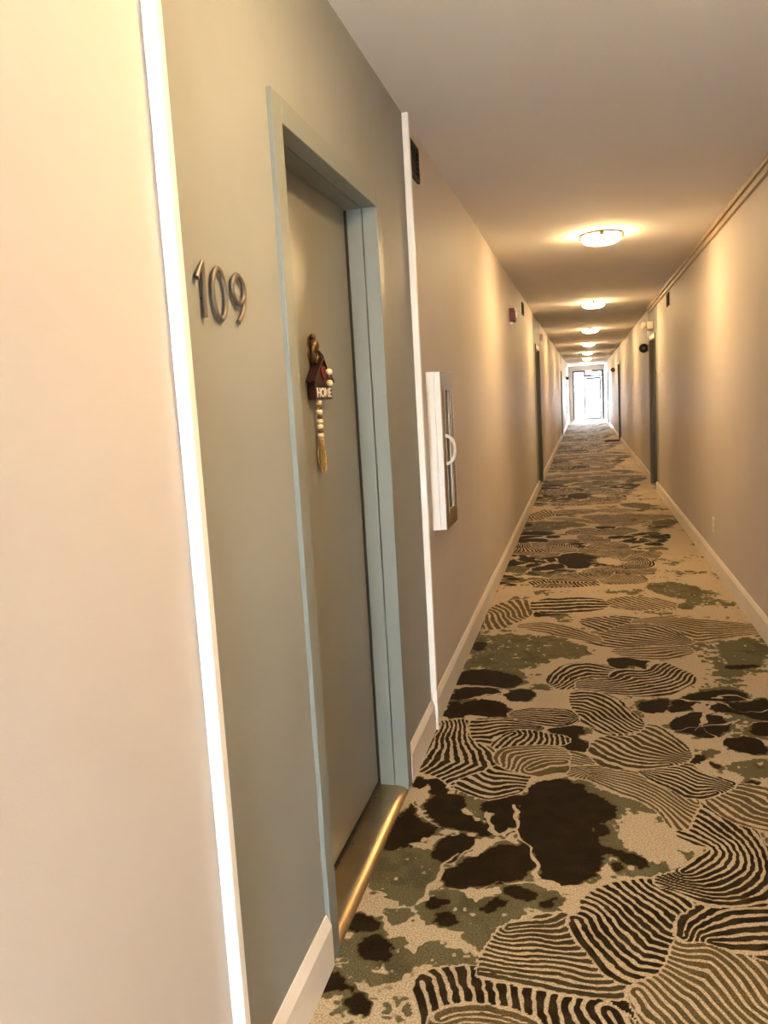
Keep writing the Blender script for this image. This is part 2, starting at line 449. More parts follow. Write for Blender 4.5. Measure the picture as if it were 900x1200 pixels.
FANS = [
    ('D', '-0.414,1.738 -0.373,1.785 -0.291,1.803 -0.208,1.802 -0.126,1.806 -0.059,1.778 0.011,1.731 0.065,1.693 0.062,1.627 -0.359,1.553 -0.39,1.649',
     '-0.415,1.743 -0.387,1.686 -0.368,1.618', '0.023,1.72 0.062,1.627', 15),
    ('M', '-0.355,1.603 -0.348,1.634 -0.313,1.662 -0.255,1.676 -0.19,1.67 -0.138,1.653 -0.136,1.625',
     '-0.348,1.634 -0.313,1.662 -0.255,1.676 -0.19,1.67 -0.138,1.653', '-0.349,1.571 -0.248,1.613 -0.136,1.609', 4),
    ('K', '-0.279,1.809 -0.223,1.98 -0.129,2.03 -0.069,2.04 -0.042,1.991 -0.023,1.94 0.021,1.868 0.081,1.834 0.05,1.791 -0.036,1.785 -0.16,1.802 -0.201,1.804',
     '-0.223,1.98 -0.162,2.007 -0.106,2.009 -0.069,2.047', '-0.278,1.806 -0.16,1.799 -0.036,1.782 0.05,1.788 0.081,1.834', 11),
    ('D', '-0.018,2.137 0.037,2.201 0.111,2.231 0.17,2.24 0.225,2.23 0.278,2.2 0.313,2.181 0.238,2.1 0.219,2.031 0.203,1.957 0.178,1.895 0.143,1.843 0.088,1.836 0.046,1.854 0.016,1.897 -0.022,1.961 -0.049,2.038 -0.018,2.06',
     '-0.051,2.038 -0.009,1.941 0.046,1.85 0.088,1.832 0.142,1.838', '0.208,2.265 0.274,2.224 0.319,2.176', 15),
    ('M', '0.222,2.011 0.28,2.022 0.339,1.999 0.376,1.966 0.399,1.931 0.41,1.819 0.385,1.705 0.166,1.667 0.125,1.705 0.085,1.78 0.086,1.802 0.148,1.835 0.183,1.886 0.206,1.957',
     '0.222,2.013 0.281,2.025 0.34,2.001 0.395,1.912 0.41,1.819', '0.086,1.802 0.107,1.759 0.138,1.723 0.167,1.674', 13),
    ('D', '0.219,2.021 0.236,2.077 0.276,2.135 0.328,2.172 0.454,2.203 0.508,2.206 0.457,1.979 0.402,1.975 0.384,2.006 0.339,1.999 0.28,2.022',
     '0.219,2.021 0.236,2.077 0.276,2.135 0.329,2.174 0.455,2.206 0.508,2.208', '0.29,2.001 0.348,2.016 0.421,2.038 0.468,2.03', 5),
    ('D', '0.256,2.543 0.312,2.653 0.338,2.731 0.382,2.755 0.435,2.653 0.463,2.609 0.477,2.48 0.512,2.434 0.465,2.205 0.316,2.174 0.253,2.219 0.169,2.248 0.257,2.29 0.256,2.324 0.343,2.409 0.389,2.477 0.327,2.468',
     '0.247,2.532 0.305,2.49 0.357,2.425 0.256,2.32', '0.393,2.756 0.467,2.641 0.503,2.446 0.494,2.272 0.341,2.171 0.168,2.235', 8),
    ('M', '0.38,2.753 0.412,2.809 0.468,2.861 0.548,2.862 0.599,2.842 0.554,2.592 0.486,2.613 0.434,2.653',
     '0.38,2.753 0.434,2.653 0.486,2.61 0.553,2.585', '0.462,2.869 0.526,2.872 0.583,2.84 0.603,2.79', 6),
    ('M', '-0.175,3.079 -0.08,3.056 0.013,3.045 0.057,2.976 0.011,2.95 -0.17,2.97',
     '-0.175,3.086 -0.08,3.061 0.057,2.997', '-0.17,2.964 0.011,2.944 0.056,2.965', 5),
    ('M', '-0.131,2.912 0.012,2.96 0.161,2.958 0.225,2.887 0.287,2.838 0.334,2.755 0.288,2.633 0.257,2.551 0.229,2.657 0.172,2.734 0.052,2.809 -0.007,2.877',
     '-0.132,2.922 0.012,2.964 0.162,2.962 0.287,2.842 0.339,2.739', '-0.007,2.864 0.093,2.792 0.172,2.731 0.221,2.653 0.249,2.547', 8),
    ('D', '0.163,2.989 0.333,3.029 0.374,2.944 0.434,2.903 0.479,2.881 0.414,2.818 0.336,2.773 0.287,2.838 0.225,2.887',
     '0.164,2.993 0.333,3.034 0.392,2.956 0.479,2.881', '0.161,2.954 0.225,2.883 0.286,2.834 0.335,2.769 0.412,2.809', 7),
    ('K', '0.015,3.205 0.132,3.266 0.197,3.373 0.254,3.354 0.303,3.26 0.348,3.16 0.347,3.073 0.28,3.023 0.172,2.99 0.057,2.976 0.013,3.067',
     '0.197,3.378 0.254,3.359 0.319,3.238 0.36,3.151', '-0.005,3.155 0.068,3.051 0.172,2.985 0.28,3.019', 9),
    ('K', '-0.054,3.483 -0.001,3.575 0.126,3.572 0.163,3.477 0.199,3.399 0.143,3.292 0.084,3.273 0.017,3.329',
     '-0.054,3.483 0.017,3.324 0.084,3.266', '0.127,3.587 0.164,3.49 0.208,3.387', 8),
    ('D', '-0.645,3.314 -0.505,3.355 -0.463,3.153 -0.395,3.042 -0.359,2.98 -0.334,2.919 -0.383,2.851 -0.48,2.761 -0.547,2.831 -0.642,2.882 -0.678,2.965 -0.653,3.207',
     '-0.656,3.313 -0.65,3.132 -0.672,2.911', '-0.494,3.356 -0.456,3.153 -0.373,3.022 -0.33,2.919 -0.39,2.838 -0.48,2.757', 9),
    ('D', '-0.335,2.929 -0.24,2.889 -0.252,2.808 -0.257,2.751 -0.338,2.686 -0.41,2.704 -0.48,2.761 -0.384,2.861',
     '-0.345,2.932 -0.235,2.894', '-0.48,2.757 -0.409,2.7 -0.337,2.679 -0.252,2.742', 6),
    ('D', '-0.489,3.357 -0.389,3.38 -0.26,3.353 -0.195,3.294 -0.314,3.243 -0.384,3.125 -0.448,3.154 -0.481,3.251',
     '-0.49,3.362 -0.39,3.386 -0.261,3.361 -0.186,3.308', '-0.446,3.137 -0.382,3.109 -0.323,3.225 -0.234,3.264', 6),
    ('D', '-0.383,3.113 -0.332,3.216 -0.254,3.262 -0.172,3.233 -0.112,3.215 -0.111,3.167 -0.168,3.137 -0.244,3.094 -0.341,3.094',
     '-0.386,3.094 -0.36,3.188 -0.314,3.236', '-0.108,3.252 -0.101,3.145', 10),
    ('M', '-0.354,3.025 -0.321,3.085 -0.225,3.108 -0.11,3.098 -0.105,2.885 -0.195,2.894 -0.25,2.908 -0.327,2.941',
     '-0.336,2.935 -0.356,3.013 -0.321,3.09 -0.225,3.112 -0.11,3.109', '-0.233,2.921 -0.171,2.985 -0.107,2.992', 6),
    ('D', '-0.193,3.869 -0.168,3.983 -0.129,4.103 -0.013,4.165 0.037,4.141 0.107,4.08 0.115,3.955 -0.007,3.908 -0.035,3.894 -0.113,3.771',
     '-0.192,3.857 -0.168,3.995 -0.129,4.116 -0.013,4.178 0.038,4.155 0.108,4.093', '-0.113,3.748 -0.035,3.882 0.122,3.931', 6),
    ('D', '0.12,4.045 0.216,4.068 0.284,4.042 0.366,4.191 0.398,4.113 0.466,4.025 0.475,3.938 0.409,3.847 0.325,3.745 0.187,3.72 0.049,3.762 -0.047,3.781 -0.047,3.896 0.12,3.924',
     '-0.047,3.911 0.116,3.938 0.155,4.048 0.293,4.036 0.36,4.187', '-0.046,3.759 0.094,3.717 0.232,3.716 0.365,3.784 0.467,3.908 0.489,4.012', 8),
    ('D', '-0.046,3.754 0.029,3.747 0.11,3.635 0.149,3.516 0.203,3.406 0.156,3.314 0.081,3.306 -0.011,3.384 -0.045,3.45 -0.084,3.696',
     '-0.084,3.737 -0.046,3.759 0.039,3.753 0.118,3.628 0.207,3.406', '-0.045,3.45 0.006,3.353 0.088,3.265', 8),
    ('K', '-0.051,4.974 0.075,5.05 0.31,5.057 0.228,4.893 0.126,4.715 0.022,4.796',
     '-0.05,4.882 0.045,4.745 0.125,4.682', '0.176,5.101 0.249,5.065 0.316,5.043', 8),
    ('M', '0.244,4.962 0.42,5.061 0.56,5.019 0.785,4.958 0.925,4.92 0.926,4.752 0.832,4.707 0.678,4.621 0.551,4.556 0.46,4.731 0.359,4.898',
     '0.244,4.971 0.421,5.07 0.632,5.03 0.932,4.929', '0.358,4.889 0.457,4.702 0.55,4.549 0.676,4.613 0.928,4.732', 9),
    ('K', '0.103,4.714 0.228,4.893 0.359,4.898 0.445,4.814 0.516,4.632 0.551,4.556 0.434,4.474 0.26,4.446 0.063,4.472 -0.049,4.584',
     '0.229,4.902 0.36,4.907 0.455,4.802 0.539,4.594', '-0.049,4.596 0.086,4.481 0.259,4.435 0.499,4.482', 10),
    ('M', '0.105,4.4 0.28,4.429 0.499,4.478 0.518,4.371 0.401,4.243 0.217,4.265',
     '0.106,4.407 0.499,4.486', '0.101,4.257 0.4,4.23 0.513,4.336', 5),
    ('M', '0.108,5.383 0.194,5.551 0.356,5.553 0.458,5.498 0.558,5.338 0.397,5.231 0.208,5.252',
     '0.103,5.437 0.159,5.319 0.27,5.213', '0.36,5.61 0.466,5.443 0.565,5.338', 9),
    ('M', '-0.654,5.102 -0.549,5.427 -0.412,5.486 -0.348,5.111 -0.485,4.865 -0.527,4.773 -0.628,4.769',
     '-0.667,5.102 -0.597,4.726', '-0.398,5.487 -0.333,5.086', 9),
    ('D', '-0.356,5.487 0.06,5.55 0.134,5.277 -0.14,5.142 -0.337,5.162',
     '-0.357,5.516 0.061,5.579 0.141,5.494', '-0.348,5.111 -0.139,5.117 0.132,5.225', 5),
    ('M', '-0.445,4.844 -0.273,4.92 -0.121,4.834 0.045,4.629 0.044,4.529 -0.117,4.621 -0.289,4.739',
     '-0.447,4.867 -0.274,4.943 -0.122,4.857 0.046,4.649', '-0.439,4.777 -0.288,4.718 -0.117,4.6 0.043,4.502', 5),
    ('D', '-0.341,3.456 -0.243,3.502 -0.107,3.503 -0.061,3.425 -0.104,3.352 -0.218,3.363 -0.328,3.41',
     '-0.342,3.468 -0.243,3.51 -0.107,3.513 -0.061,3.448', '-0.336,3.397 -0.217,3.357 -0.104,3.344 -0.057,3.414', 6),
]
CRACKS = [
    '-0.26,2.634 -0.249,2.561 -0.251,2.466 -0.296,2.441',
    '-0.251,2.466 -0.19,2.372 -0.163,2.281 -0.163,2.217',
    '-0.341,2.564 -0.34,2.484 -0.311,2.435',
    '-0.619,2.631 -0.566,2.518 -0.49,2.448 -0.456,2.437',
    '-0.41,2.245 -0.392,2.329 -0.323,2.396 -0.249,2.443',
    '-0.482,2.043 -0.457,2.128 -0.447,2.216 -0.41,2.314',
    '-0.342,2.132 -0.272,2.167 -0.194,2.207 -0.112,2.187',
    '-0.186,2.347 -0.167,2.272 -0.174,2.213',
    '0.349,3.708 0.459,3.667 0.531,3.686 0.578,3.653',
    '0.537,3.725 0.648,3.761 0.691,3.713',
    '0.321,3.509 0.408,3.529 0.484,3.596',
    '0.505,3.622 0.418,3.342',
    '0.578,3.653 0.626,3.539 0.736,3.596',
    '-0.653,3.592 -0.556,3.601 -0.457,3.677 -0.39,3.696',
    '-0.642,3.774 -0.53,3.783 -0.376,3.753',
    '0.308,3.309 0.432,3.397 0.562,3.437',
    '0.47,3.534 0.445,3.348 0.489,3.268',
]

# ---------------------------------------------------------------- carpet
# One repeat of the woven carpet design, in metres on the floor (x across, y along the hallway).
REPEAT, R0 = 4.27, 1.58


def pts(s):
    return np.array([[float(v) for v in q.split(',')] for q in s.split()])


def vnoise(x, y, cell, seed):
    """smooth value noise in 0..1, periodic along y with the carpet repeat"""
    n = max(1, int(round(REPEAT / cell)))
    u = x / cell + 64.0
    v = (y - R0) / REPEAT * n
    iu, iv = np.floor(u).astype(np.int64), np.floor(v).astype(np.int64)
    fu, fv = u - iu, v - iv
    fu, fv = fu * fu * (3 - 2 * fu), fv * fv * (3 - 2 * fv)
    tab = np.random.RandomState(seed).rand(4096)

    def h(a, b):
        return tab[(a * 157 + (b % n) * 113 + (a * (b % n)) % 61) % 4096]
    return ((h(iu, iv) * (1 - fu) + h(iu + 1, iv) * fu) * (1 - fv)
            + (h(iu, iv + 1) * (1 - fu) + h(iu + 1, iv + 1) * fu) * fv)


def dist_line(x, y, P):
    d = np.full(x.shape, 1e9)
    for (ax, ay), (bx, by) in zip(P[:-1], P[1:]):
        ex, ey = bx - ax, by - ay
        t = np.clip(((x - ax) * ex + (y - ay) * ey) / (ex * ex + ey * ey + 1e-12), 0, 1)
        d = np.minimum(d, np.hypot(x - ax - t * ex, y - ay - t * ey))
    return d


def sdf_poly(x, y, P):
    d = dist_line(x, y, np.vstack([P, P[:1]]))
    inside = np.zeros(x.shape, bool)
    for (ax, ay), (bx, by) in zip(P, np.roll(P, -1, 0)):
        if ay == by:
            continue
        inside ^= ((ay > y) != (by > y)) & (x < (bx - ax) * (y - ay) / (by - ay) + ax)
    return np.where(inside, -d, d)


def smooth_poly(P, it=2):
    for _ in range(it):                     # Chaikin corner cutting
        Q = np.roll(P, -1, 0)
        P = np.stack([P * .75 + Q * .25, P * .25 + Q * .75], 1).reshape(-1, 2)
    return P


def bend(P):
    for _ in range(2):                      # the same for an open line, ends kept
        Q = np.stack([P[:-1] * .75 + P[1:] * .25, P[:-1] * .25 + P[1:] * .75], 1).reshape(-1, 2)
        P = np.vstack([P[:1], Q, P[-1:]])
    return P


def carpet_pattern(x, y):
    """returns ink (threshold .5), shade (0 mid brown .. 1 darkest) and olive (0..1)"""
    y = (y - R0) % REPEAT + R0
    n1 = vnoise(x, y, .09, 1) - .5
    n2 = vnoise(x, y, .035, 2) - .5
    n3 = vnoise(x, y, .013, 3) - .5
    m1 = vnoise(x, y, .10, 11) - .5
    m2 = vnoise(x, y, .03, 12) - .5
    m3 = vnoise(x, y, .013, 13) - .5
    rag = n1 * .022 + n2 * .026 + n3 * .018
    wx, wy = x + .014 * m1 + .003 * m3, y + .018 * n1 + .003 * n3
    ink = np.zeros(x.shape)
    shade = np.zeros(x.shape)
    olive = np.ones(x.shape)
    # loose olive flecks over the plain ground
    fl = .5 + ((vnoise(x, y, .16, 21) - .78) * 1.2 + n2 * .55 + n3 * .4) * 4
    ink = np.maximum(ink, np.clip(fl, 0, 1) * .9)
    shade += .12
    for kind, poly in SOLIDS:
        P = smooth_poly(pts(poly), 3)
        for s in (-REPEAT, 0, REPEAT):
            Q = P + [0, s]
            lo, hi = Q.min(0) - .06, Q.max(0) + .06
            k = (x > lo[0]) & (x < hi[0]) & (y > lo[1]) & (y < hi[1])
            if not k.any():
                continue
            d = sdf_poly(x[k], y[k], Q)
            if kind == 'O':
                d = d + rag[k] * 1.6 - .012
                v = np.clip(.5 - d / .02, 0, 1)
                hole = np.clip(.5 + (m2[k] * .8 + n3[k] * .7 + .42) * 2, 0, 1)
                v = np.minimum(v, hole)
                w = v > .5
                shade[k] = np.where(w, .12 + .3 * np.clip(m1[k] * 2 + n2[k] * 2, 0, 1), shade[k])
                olive[k] = np.where(w, 1, olive[k])
                ink[k] = np.maximum(ink[k], v)
            else:
                rim = d + rag[k] * 1.3 - .010 + m1[k] * .03
                v = np.clip(.5 - rim / .02, 0, 1)
                w = (v > .5) & (shade[k] < .8)
                shade[k] = np.where(w, .2, shade[k])
                ink[k] = np.maximum(ink[k], v)
                core = d + rag[k] * .9 - .004
                v2 = np.clip(.5 - core / .02, 0, 1)
                w = v2 > .42
                shade[k] = np.where(w, np.maximum(shade[k], np.clip((v2 - .5) * 5 + .6, 0, 1) * (.99 + .06 * n2[k])), shade[k])
                olive[k] = np.where(w, .0, olive[k])
                ink[k] = np.maximum(ink[k], v2)
    for line in CRACKS:                     # tan veins between the dark blots
        A = bend(pts(line))
        for s in (-REPEAT, 0, REPEAT):
            Q = A + [0, s]
            lo, hi = Q.min(0) - .04, Q.max(0) + .04
            k = (x > lo[0]) & (x < hi[0]) & (y > lo[1]) & (y < hi[1])
            if k.any():
                d = dist_line(x[k] + .03 * n2[k], y[k] + .03 * m2[k], Q) - .0055 - .012 * m1[k]
                ink[k] = np.minimum(ink[k], np.clip(.5 + d / .012, 0, 1))
    tone = {'D': .95, 'K': .72, 'M': .42}
    for kind, poly, la, lb, n in FANS:
        P, A, B = smooth_poly(pts(poly), 1), bend(pts(la)), bend(pts(lb))
        for s in (-REPEAT, 0, REPEAT):
            o = [0, s]
            lo, hi = P.min(0) + o - .05, P.max(0) + o + .05
            k = (x > lo[0]) & (x < hi[0]) & (y > lo[1]) & (y < hi[1])
            if not k.any():
                continue
            d = sdf_poly(wx[k], wy[k], P + o) + n3[k] * .006 - .030
            da, db = dist_line(wx[k], wy[k], A + o), dist_line(wx[k], wy[k], B + o)
            ph = n * da / (da + db + 1e-9) + m2[k] * .16 + m3[k] * .12
            f = ph - np.floor(ph)
            t = np.abs(f - .5) * 2
            duty = .62 + .12 * m1[k] * 2
            v = np.clip(.5 + (duty - t) * 1.6, 0, 1)
            v = np.minimum(v, np.clip(.5 + (-d - .006) / .014, 0, 1))
            w = d < 0
            ink[k] = np.where(w, v, ink[k])
            shade[k] = np.where(w, tone[kind] + n2[k] * .25, shade[k])
            olive[k] = np.where(w, .25, olive[k])
    return ink, np.clip(shade, 0, 1), np.clip(olive, 0, 1)


# ---------------------------------------------------------------- the hallway shell
def floor_mesh():
    """the carpet as one surface, finely divided where the camera is close, coarser further on"""
    bands = [(Y0, 1.50, .012), (1.50, R0 + REPEAT, .0045), (R0 + REPEAT, R0 + 2 * REPEAT, .008), (R0 + 2 * REPEAT, R0 + 4 * REPEAT, .016), (R0 + 4 * REPEAT, Y1, .04)]
    V, Q, D = [], [], []
    off = 0
    for a, b_, st_ in bands:
        nx = int(math.ceil((XR - XL) / st_)) + 1
        ny = int(math.ceil((b_ - a) / st_)) + 1
        gx, gy = np.meshgrid(np.linspace(XL, XR, nx), np.linspace(a, b_, ny))
        x, y = gx.ravel(), gy.ravel()
        V.append(np.stack([x, y, np.zeros_like(x)], 1))
        D.append(np.stack(carpet_pattern(x, y), 1))
        i = (np.arange(ny - 1)[:, None] * nx + np.arange(nx - 1)[None, :]).ravel() + off
        Q.append(np.stack([i, i + 1, i + nx + 1, i + nx], 1))
        off += nx * ny
    V, Q, D = np.vstack(V), np.vstack(Q), np.vstack(D)
    me = bpy.data.meshes.new('floor')
    me.vertices.add(len(V))
    me.vertices.foreach_set('co', V.astype(np.float32).ravel())
    me.loops.add(Q.size)
    me.loops.foreach_set('vertex_index', Q.astype(np.int32).ravel())
    me.polygons.add(len(Q))
    me.polygons.foreach_set('loop_start', np.arange(0, Q.size, 4, dtype=np.int32))
    me.update(calc_edges=True)
    at = me.attributes.new('design', 'FLOAT_COLOR', 'POINT')
    at.data.foreach_set('color', np.hstack([D, np.ones((len(D), 1))]).astype(np.float32).ravel())
    me.materials.append(M['carpet'])
    o = bpy.data.objects.new('floor', me)
    C.objects.link(o)
    return o


tag(floor_mesh(), 'tan hallway carpet with dark brown blots, olive patches and striped fan shapes', 'carpet', kind='structure')
tag(obj('ceiling', box(N_(), XL - .16, XR + .16, Y0, Y1, H, H + .1), 'ceiling'), 'pale textured hallway ceiling carrying a row of round lamps', 'ceiling', kind='structure')

WT = .16                                         # wall thickness
OPW, OPH = .864, 2.035                           # door opening
# (near edge of the opening, accent paint from, to)
DOORS_L = [(1.828, 1.262, 3.236), (12.06, 11.55, 13.35), (25.30, 24.9, 26.6), (33.55, 33.1, 34.9)]
DOORS_R = [(11.42, 11.05, 12.62), (22.30, 21.8, 23.6), (32.60, 32.2, 33.9)]


def build_wall(name, label, xa, xb, doors):
    bm = N_()
    cur = Y0
    accents = []
    for y, a0, a1 in doors:
        box(bm, xa, xb, cur, a0, 0, H)
        accents.append((y, a0, a1))
        cur = a1
    box(bm, xa, xb, cur, Y1, 0, H)
    w = tag(obj(name, bm, 'wall'), label, 'wall', kind='structure')
    for y, a0, a1 in accents:
        bm = N_()
        box(bm, xa, xb, a0, y - .02, 0, H)
        box(bm, xa, xb, y + OPW + .02, a1, 0, H)
        box(bm, xa, xb, y - .02, y + OPW + .02, OPH + .02, H)
        obj('accent_panel', bm, 'accent', w)
    return w


build_wall('wall_left', 'beige left hallway wall with grey-green painted sections around its doors', XL - WT, XL, DOORS_L)
build_wall('wall_right', 'long plain beige right hallway wall', XR, XR + WT, DOORS_R)


def glazed_end(n, y, s, label_wall, label_door):
    """end wall with a dark-framed glass door, sidelight and transom; s=+1 faces down the hallway from the far end"""
    name = 'wall_front' if s > 0 else 'wall_back'
    x0, xm, x1, zt, zd = -.476, .06, .900, 2.29, 2.03
    t0, t1 = (y, y + .14) if s > 0 else (y - .14, y)
    bm = N_()
    box(bm, XL - WT, x0, t0, t1, 0, H + .1)
    box(bm, x1, XR + WT, t0, t1, 0, H + .1)
    box(bm, x0, x1, t0, t1, zt, H + .1)
    tag(obj(name, bm, 'wall'), label_wall, 'wall', kind='structure')
    f0, f1 = t0 + .045, t0 + .10
    d = thing('door_%d' % n, ((x0 + x1) / 2, f0, 0), label_door, 'door', kind='structure')
    fw = .095
    for a, b_, c, e in ((x0, x0 + fw, 0, zt), (x1 - fw, x1, 0, zt), (xm - fw / 2, xm + fw / 2, 0, zt)):
        obj('mullion', box(N_(), a, b_, f0, f1, c, e), 'alu', d)
    for a, b_, c, e in ((x0 + fw, xm - fw / 2, zt - fw, zt), (xm + fw / 2, x1 - fw, zt - fw, zt), (xm + fw / 2, x1 - fw, zd - .05, zd + .05), (x0 + fw, xm - fw / 2, 0, .05)):
        obj('rail', box(N_(), a, b_, f0, f1, c, e), 'alu', d)
    obj('mullion', box(N_(), .49, .53, f0, f1, zd + .05, zt - fw), 'alu', d)
    g = (f0 + f1) / 2
    obj('pane', box(N_(), x0 + fw, xm - fw / 2, g - .003, g + .003, .05, zt - fw), 'glass', d)
    obj('pane' if s > 0 else 'transom_panel', box(N_(), xm + fw / 2, .49, g - .003, g + .003, zd + .05, zt - fw), 'glass' if s > 0 else 'leaf', d)
    obj('pane' if s > 0 else 'transom_panel', box(N_(), .53, x1 - fw, g - .003, g + .003, zd + .05, zt - fw), 'glass' if s > 0 else 'leaf', d)
    zd -= .05
    a, b_ = xm + fw / 2 + .004, x1 - fw - .004
    bm = N_()
    box(bm, a, a + .07, f0 + .004, f1 - .004, .01, zd - .004)
    box(bm, b_ - .09, b_, f0 + .004, f1 - .004, .01, zd - .004)
    box(bm, a + .07, b_ - .09, f0 + .004, f1 - .004, zd - .12, zd - .004)
    box(bm, a + .07, b_ - .09, f0 + .004, f1 - .004, .01, .14)
    lf = obj('door_leaf', bm, 'alu' if s > 0 else 'leaf', d)
    obj('pane' if s > 0 else 'door_panel', box(N_(), a + .07, b_ - .09, g - .003, g + .003, .14, zd - .12), 'glass' if s > 0 else 'leaf', lf)
    yb = f0 - .03 if s > 0 else f1 + .03
    bm = tube(N_(), [(a + .05, yb, 1.02), (b_ - .05, yb, 1.02)], .014)
    obj('push_bar', bm, 'alu', lf)
    return d


glazed_end(8, Y1, 1, 'beige far end wall around the daylit glass door', 'far glass door with dark frame, sidelight and transom, flooded with daylight')
glazed_end(9, Y0, -1, 'beige wall behind the viewpoint around a door and window', 'unseen painted door kept solid beside a tall glass sidelight, shaping the daylight from behind')  # unseen rear end: door and transom solid, so the daylight opening stays narrow
tag(obj('floor_outside', box(N_(), -6, 6, Y1 + .14, Y1 + 8, -.06, -.01), 'concrete'), 'pale concrete paving outside the far glass door', 'paving', kind='structure')
tag(obj('floor_entrance', box(N_(), -6, 6, Y0 - 8, Y0 - .14, -.06, -.01), 'concrete'), 'pale concrete paving outside the door behind the viewpoint', 'paving', kind='structure')


# white battens that close off the painted section round the nearest door
def batten(n, y, w, label):
    tag(obj('trim_%d' % n, box(N_(), XL, XL + .026, y, y + w, 0.0, H, .003), 'white'), label, 'trim', kind='structure')


batten(1, 1.236, .024, 'white vertical batten to the left of the metal numerals')
batten(2, 3.238, .022, 'white vertical batten between the nearest door and the extinguisher cabinet')


def baseboards(side, doors):
    s = 1 if side == 'left' else -1
    X = XL if s > 0 else XR
    root = thing('baseboard_' + side, (X, 0, 0), 'cream baseboard along the foot of the %s wall' % side, 'baseboard', kind='structure')
    runs, cur = [], Y0
    stops = []
    for y, a0, a1 in doors:
        stops.append((y - .060, y + OPW + .060))
    if side == 'left':
        stops += [(1.234, 1.262), (3.236, 3.262)]
    for a, b_ in sorted(stops):
        runs.append((cur, a))
        cur = b_
    runs.append((cur, Y1))
    prof = [(0, 0), (.015, 0), (.015, .108), (.004, .135), (0, .135)]
    for a, b_ in runs:
        obj('board', prism(N_(), [(X + s * u, v) for u, v in prof], 'y', a, b_), 'base', root)
    return root


baseboards('left', DOORS_L)
baseboards('right', DOORS_R)

# raceway where the right wall meets the ceiling
bm = N_()
box(bm, XR - .022, XR, Y0, 12.3, 2.425, 2.462, .004)
box(bm, XR - .036, XR, Y0, 12.3, 2.466, 2.499, .004)
tag(obj('trim_3', bm, 'raceway'), 'tan cable raceway along the top of the right wall', 'raceway', kind='structure')


# ---------------------------------------------------------------- hinged doors in the side walls
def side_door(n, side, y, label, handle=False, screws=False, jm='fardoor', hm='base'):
    s = -1 if side == 'left' else 1              # direction into the wall
    X = XL if s < 0 else XR
    fw, pr = .060, .012
    root = thing('door_%d' % n, (X, y + OPW / 2, 0), label, 'door', kind='structure')

    def bx(d0, d1, ya, yb, z0, z1, bev=0):
        a, b_ = X + s * d0, X + s * d1
        return box(N_(), min(a, b_), max(a, b_), ya, yb, z0, z1, bev)
    ya, yb = y, y + OPW
    # casing faces
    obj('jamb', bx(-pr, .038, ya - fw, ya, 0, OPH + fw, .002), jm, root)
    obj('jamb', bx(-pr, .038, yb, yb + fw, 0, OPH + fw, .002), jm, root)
    obj('head', bx(-pr, .038, ya, yb, OPH, OPH + fw, .002), hm, root)  # cream on far doors: light on the head put into the colour
    # stops behind a shadow groove
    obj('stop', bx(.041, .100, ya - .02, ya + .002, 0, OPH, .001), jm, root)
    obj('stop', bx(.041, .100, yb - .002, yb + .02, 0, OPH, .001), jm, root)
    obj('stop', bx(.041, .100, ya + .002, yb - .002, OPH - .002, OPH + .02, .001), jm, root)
    lf = obj('door_leaf', bx(.100, .144, ya - .012, yb + .012, .022, OPH + .012, .002), 'leaf', root)
    obj('seal', bx(.092, .1005, yb - .008, yb - .002, .02, OPH - .003), 'rubber', lf)
    obj('seal', bx(.0955, .0995, ya, yb, .0205, .034), 'rubber', lf)
    # saddle threshold, lower towards the hallway
    prof = [(X + s * .100, 0), (X + s * .100, .020), (X + s * .055, .0205), (X + s * .035, .0198), (X + s * .022, .0182), (X + s * .012, .0158), (X + s * .003, .0120), (X - s * .004, .0080), (X - s * .009, .0035), (X - s * .010, 0)]
    th = obj('threshold', prism(N_(), prof, 'y', ya + .001, yb - .001), 'brass' if screws else 'fardoor', root, True)
    if screws:
        for k in (.06, .36, .66):
            obj('screw', lathe(N_(), [(.0045, 0), (.0045, .001), (.002, .0016)], (X + s * .085, ya + .1 + k, .020), seg=12), 'nickel', th)
    if handle:
        hx = X + s * .100
        bm = lathe(N_(), [(.026, 0), (.026, .008), (.010, .010), (.010, .05)], (0, 0, 0), 'x', 16)
        bmesh.ops.scale(bm, vec=(-s, 1, 1), verts=bm.verts[:])
        bmesh.ops.translate(bm, vec=(hx, ya + .08, .90), verts=bm.verts[:])
        tube(bm, [(hx - s * .05, ya + .075, .90), (hx - s * .052, ya + .19, .90)], .010, 10)
        obj('handle', bm, 'darkmetal', lf, True)
    return root


side_door(1, 'left', DOORS_L[0][0], 'grey-green painted door with brass threshold, hung with the HOME sign', screws=True, jm='frame', hm='frame')
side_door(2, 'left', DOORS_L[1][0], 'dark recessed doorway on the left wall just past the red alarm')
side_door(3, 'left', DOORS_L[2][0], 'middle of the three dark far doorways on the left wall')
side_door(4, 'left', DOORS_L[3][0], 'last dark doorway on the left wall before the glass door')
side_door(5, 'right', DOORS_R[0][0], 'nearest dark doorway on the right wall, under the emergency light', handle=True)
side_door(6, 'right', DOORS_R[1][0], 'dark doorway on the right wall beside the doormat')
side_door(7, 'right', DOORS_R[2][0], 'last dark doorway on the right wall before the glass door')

# ---------------------------------------------------------------- ceiling lamps
LX = .150


